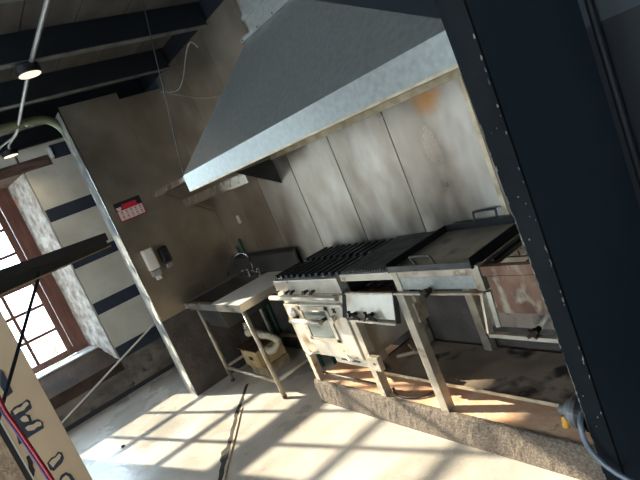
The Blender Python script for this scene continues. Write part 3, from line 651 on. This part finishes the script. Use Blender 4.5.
# sheet tray lying low under the stoves
st = thing('drip_tray', (3.35, -.25, zp), 'wide scorched sheet tray lying low under the stoves', 'tray')
MB().box((2.40, -.485, .296), (4.25, -.045, .30)).build('sheet', M['tray'], st)
MB().box((2.40, -.49, .284), (4.25, -.484, .306)).build('front_lip', M['galv_edge'], st)
MB().box((2.395, -.485, .284), (2.401, -.045, .306)).build('side_lip', M['rubber'], st)
for x in (2.5, 4.2):
    for y in (-.20, -.08): MB().box((x-.015, y-.015, zp), (x+.015, y+.015, .296)).build('foot', M['frame_steel'], st)
# offcut of wood and cable below
wd = thing('wood_offcut', (2.66, -.3, .301), 'small A-shaped pair of tan wood offcuts on the tray corner', 'wood offcut')
MB().bar((2.50, -.30, .313), (2.70, -.16, .313), .024, .024).build('batten', M['block'], wd)
MB().bar((2.52, -.17, .336), (2.68, -.26, .336), .02, .02).build('batten', M['block'], wd)
o = MB().tube(curve_pts([(2.63, -.53, .215), (2.70, -.575, .209), (2.82, -.58, .209), (2.93, -.52, .209), (3.0, -.40, .215), (3.02, -.25, .22)], 8), .0085, 8).build('gas_hose', M['rubber']); tag(o, 'black hose curving over the terracotta slab behind the legs', 'hose')

# ------------------------------------------------------------------ regulator and hose at right
rgx = thing('gas_regulator', (4.25, -.98, .69), 'round grey gas regulator at the foot of the navy wall', 'regulator')
MB().lathe((4.275, -1.00, .715), (-1, 0, 0), [(-.038, .03), (-.01, .052), (.0, .058), (.008, .058), (.012, .045), (.03, .040), (.04, .022), (.06, .02), (.062, .014)], 28).build('body', M['reg'], rgx)
MB().lathe((4.305, -1.00, .715), (-1, 0, 0), [(-.0185, .06), (.012, .06), (.016, .05)], 28).build('back_plate', M['reg_dark'], rgx)
MB().lathe((4.225, -1.012, .672), (0, -.3, -1), [(-.02, .012), (.004, .014), (.02, .012), (.024, .008)], 12).build('cap', M['yellow'], rgx)
o = MB().tube(curve_pts([(4.318, -1.035, .75), (4.331, -1.085, .735), (4.337, -1.10, .69), (4.35, -1.10, .642), (4.385, -1.10, .60), (4.44, -1.10, .57), (4.52, -1.10, .55), (4.62, -1.09, .52), (4.7, -1.05, .3), (4.72, -1.0, .012)], 8), .0095, 10).build('regulator_hose', M['grey_hose']); tag(o, 'grey braided hose looping down the navy wall end', 'hose')

# ------------------------------------------------------------------ ceiling lamps and conduit
def spot(x, y, label, zb=3.198):
    t = thing('spotlight', (x, y, zb-.1), label, 'ceiling light', 'black disc spotlights along the conduit')
    MB().lathe((x, y, zb-.095), (0, 0, 1), [(0.02, .080), (.02, .084), (.075, .084), (.082, .075), (.09, .03), (.095, .03)], 32).build('housing', M['lamp_black'], t)
    MB().lathe((x, y, zb-.0775), (0, 0, 1), [(0, .074), (.002, .074)], 32).build('diffuser', M['lamp_face'], t)
spot(1.37, -1.47, 'lit black disc spotlight on the ceiling beam, nearer one')
spot(-1.19, -1.43, 'black disc spotlight beside the striped wall, farther one')
o = MB().tube(curve_pts([(8.5, -1.42, 3.185), (2.3, -1.44, 3.185), (1.5, -1.44, 3.185), (1.3, -1.44, 3.185), (.5, -1.42, 3.185), (-.2, -1.40, 3.185), (-.5, -1.40, 3.185), (-.9, -1.44, 3.185), (-1.15, -1.42, 3.185)], 6), .015, 10).build('conduit', M['conduit']); tag(o, 'grey conduit running under the beams between the two spotlights', 'conduit')
o = MB().tube(curve_pts([(-.6, -1.41, 3.185), (-.95, -1.53, 3.187), (-1.2, -1.53, 3.187), (-1.3, -1.5, 3.187), (-1.25, -1.7, 3.187), (-1.25, -2.6, 3.187)], 6), .011, 8).build('branch_conduit', M['conduit']); tag(o, 'thinner conduit branching off by the striped wall', 'conduit')
# twine draped on the back wall
o = MB().tube(curve_pts([(-.2, -.018, 3.18), (.11, -.018, 3.06), (.40, -.018, 2.98), (.62, -.018, 3.03), (.80, -.018, 3.13), (.96, -.018, 3.205), (1.06, -.018, 3.20), (1.12, -.018, 3.13)], 8), .006, 6).build('twine', M['string']); tag(o, 'pale twine looping up to a knot high on the back wall', 'twine')
o = MB().tube(curve_pts([(.10, -.0185, 3.06), (.37, -.0185, 2.94), (.78, -.0185, 2.77), (1.18, -.0185, 2.66), (1.5, -.0185, 2.6)], 8), .005, 6).build('electric_wire', M['string']); tag(o, 'pale thin wire running right to the hood on the back wall', 'wire')
o = MB().tube([(XW+.019, -.2, .85), (XW+.019, -.728, .657), (XW+.019, -2.21, .125), (XW+.044, -2.50, .016)], .013, 10).build('wall_conduit', M['white_plastic']); tag(o, 'pale thin pipe slanting down the wall under the window', 'pipe')

# ------------------------------------------------------------------ near left: black rack, printed carton, cables
def at(t, x, y): return CAM + t*(R_*((x-320)/F) + D_*((y-240)/F) + W_)
br = thing('equipment_rack', (1.6, -2.0, 0), 'black steel rack with a long top channel and slanted brace', 'rack')
a = at(4.2, 101.5, 238.5); b = at(1.75, -140, 330)
d = (b-a).normalized()
MB().bar(a, b, .10, .066, bev=.004).build('top_channel', M['rail_black'], br)
MB().bar(a-d*0+Vector((.0, .0, -.055)) + d*.02, b+Vector((0, 0, -.055)), .07, .05, bev=.004).build('lower_channel', M['rail_black'], br)
MB().bar(a+Vector((.0, .03, -.085))+d*.03, b+Vector((0, .03, -.085)), .05, .008).build('pale_edge', M['galv_edge'], br)
MB().tube([at(2.97, 40, 272), at(2.45, 8, 385), at(2.2, -30, 520)], .0095, 10).build('brace', M['rail_black'], br)
up = at(1.76, -138, 329)
MB().bar((up.x, up.y, 0), (up.x, up.y, up.z+.03), .06, .06).build('upright', M['rail_black'], br)

pc = thing('printed_carton', (2.0, -2.42, 0), 'tall brown carton with navy printed figures in the near left', 'carton')
xc = 2.0
def onx(x, y, X=xc):
    d = R_*((x-320)/F) + D_*((y-240)/F) + W_; t = (X-CAM.x)/d.x; return CAM + d*t
yr = onx(71, 440).y; yl = onx(17, 450).y
MB().box((xc-.35, yl, 0), (xc, yr, 1.95), .004).build('box', M['carton'], pc)
MB().box((xc-.35, yl-.030, 0), (xc+.002, yl-.003, 1.95)).build('edge_batten', M['rubber'], pc)
MB().box((xc-.02, yl-.004, 0), (xc+.003, yl+.004, 1.95)).build('pale_edge', M['white_plastic'], pc)
def decal(pix, m, nm, dx=.001):
    P = [onx(x, y, xc+dx) for x, y in pix]
    MB().prism([tuple(p) for p in P], (.0008, 0, 0)).build(nm, M[m], pc)
decal([(0, 369), (4, 372), (13, 392), (7, 397), (0, 386)], 'print_navy', 'printed_block')
decal([(10, 412), (14, 407), (22, 403), (27, 399), (30, 401), (32, 408), (27, 412), (25, 414), (30, 415), (32, 421), (38, 419), (43, 422), (44, 428), (31, 436), (19, 445)], 'print_navy', 'printed_block')
for q in ([(13, 411), (17, 408), (21, 407), (24, 403), (27, 401.5), (29, 404), (26, 407), (24, 410), (19, 412), (15, 415)], [(20, 419), (23, 416), (26, 415.5), (28, 418), (29, 421), (25, 422), (22, 421.5)],
          [(25, 428), (28, 425.5), (33, 424.5), (37, 421.5), (41, 422), (41.5, 425.5), (37, 427), (34, 430), (28, 431)]): decal(q, 'print_pale', 'printed_figure', .002)
decal([(47, 463), (51, 458), (55, 456), (58, 451.5), (62, 452.5), (64, 458), (62, 463), (58, 467), (54, 471), (50, 470)], 'print_navy', 'printed_figure')
decal([(49, 463), (52, 459.5), (56, 457), (59, 453.5), (61, 455), (60, 458.5), (56, 463), (53, 467.5)], 'print_pale', 'printed_figure', .002)
decal([(59, 480), (61, 475), (66, 472), (71, 474), (75, 480), (75, 485), (59, 485)], 'print_navy', 'printed_figure')
decal([(61, 482), (63, 477.5), (66, 475), (69, 477), (71, 481), (66, 485)], 'print_pale', 'printed_figure', .002)
decal([(26, 457), (29, 455), (31, 459), (33, 462), (33, 466), (35, 470), (34, 477), (31, 474), (29, 471), (28, 463)], 'rubber', 'printed_figure')
rc = curve_pts([at(1.95, -14, 360), at(1.95, -4, 390), at(1.95, 5, 410), at(1.95, 17, 427), at(1.95, 34, 452), at(1.95, 55, 484), at(1.95, 75, 520), at(1.95, 95, 580), Vector((at(1.95, 95, 580).x, at(1.95, 95, 580).y, .3)), Vector((at(1.95, 95, 580).x+.1, at(1.95, 95, 580).y, .016)), Vector((at(1.95, 95, 580).x+.6, at(1.95, 95, 580).y-.1, .016))], 6)
o = MB().tube(rc, .0075, 10).build('red_cable', M['red_cable']); tag(o, 'red cable hanging in front of the printed carton', 'cable')
o = MB().tube([p + Vector((-.010, -.010, -.004)) for p in rc], .006, 10).build('violet_cable', M['purple_cable']); tag(o, 'dark violet cable alongside the red one', 'cable')
o = MB().box((1.2, -3.1, 0), (1.5, yl-.04, 3.2)).build('column', M['block']); tag(o, 'rough stone pillar behind the printed carton', 'pillar', **S)

# shrubs outside the window
random.seed(21)
def shrub(x, y, r, label):
    t = thing('shrub', (x, y, -.4), label, 'shrub', 'shrubs in the yard')
    mb = MB()
    for k in range(420):
        v = Vector((random.gauss(0, 1), random.gauss(0, 1), random.gauss(0, 1))).normalized()*r*random.uniform(.6, 1)
        v.z = abs(v.z)*.8+.15; n = Vector((random.gauss(0, 1), random.gauss(0, 1), random.gauss(0, 1))).normalized(); u = n.orthogonal().normalized(); w = n.cross(u); s = .07
        c = Vector((x, y, -.4))+v
        mb.poly([c-u*s, c+w*s*.6, c+u*s, c-w*s*.6])
    mb.build('foliage', M['leaf'], t)
    MB().tube([(x, y, -.42), (x, y, .0)], .04, 8).build('stem', M['trap_lid'], t)
shrub(-7.5, -1.0, .7, 'pale green shrub outside, seen in the upper window panes'); shrub(-9.5, .4, .9, 'larger green shrub farther out in the yard')

# ------------------------------------------------------------------ light
K = 2.2
az = math.radians(18.5)
d = Vector((math.cos(az), math.sin(az), -math.cos(az)/K)).normalized()
sl = bpy.data.lights.new('sun', 'SUN'); so = bpy.data.objects.new('sun', sl); COL.objects.link(so)
sl.energy = 8.; sl.angle = math.radians(.6); sl.color = (1., .88, .70)
so.rotation_euler = d.to_track_quat('-Z', 'Y').to_euler(); so.location = (-8, -4, 6)
w = bpy.data.worlds.new('sky'); SC.world = w; w.use_nodes = True
bg = w.node_tree.nodes['Background']; bg.inputs[0].default_value = (.66, .83, 1., 1); bg.inputs[1].default_value = 7.
def lamp(x, y, z, e, c=(1, .85, .68)):
    l = bpy.data.lights.new('lamp', 'SPOT'); lo = bpy.data.objects.new('lamp', l); COL.objects.link(lo)
    l.energy = e; l.color = c; l.spot_size = 2.2; l.spot_blend = .8; l.shadow_soft_size = .08; lo.location = (x, y, z)
lamp(1.37, -1.47, 3.09, 6); lamp(-1.19, -1.43, 3.09, 4)

for ob in list(bpy.data.objects):
    if '_o' in ob: del ob['_o']
def portal(loc, sx, sy, rot):
    l = bpy.data.lights.new('window_portal', 'AREA'); l.shape = 'RECTANGLE'; l.size = sx; l.size_y = sy; l.cycles.is_portal = True
    p = bpy.data.objects.new('window_portal', l); COL.objects.link(p); p.location = loc; p.rotation_euler = rot
portal((-2.33, -2.3, 1.8), 2.2, 1.4, (0, -PI/2, 0)); portal((-2.33, -5.25, 1.7), 2.5, 1.9, (0, -PI/2, 0))
portal((2.5, -7.72, 1.9), 2, 2, (PI/2, 0, 0)); portal((6.5, -7.72, 1.9), 2, 2, (PI/2, 0, 0))
SC.view_settings.view_transform = 'Standard'; SC.view_settings.look = 'None'
SC.view_settings.gamma = 1; SC.view_settings.use_curve_mapping = False; SC.view_settings.exposure = 1.32
SC.cycles.use_denoising = True
SC.cycles.max_bounces = 10; SC.cycles.diffuse_bounces = 6; SC.cycles.transparent_max_bounces = 12
SC.cycles.sample_clamp_indirect = 6
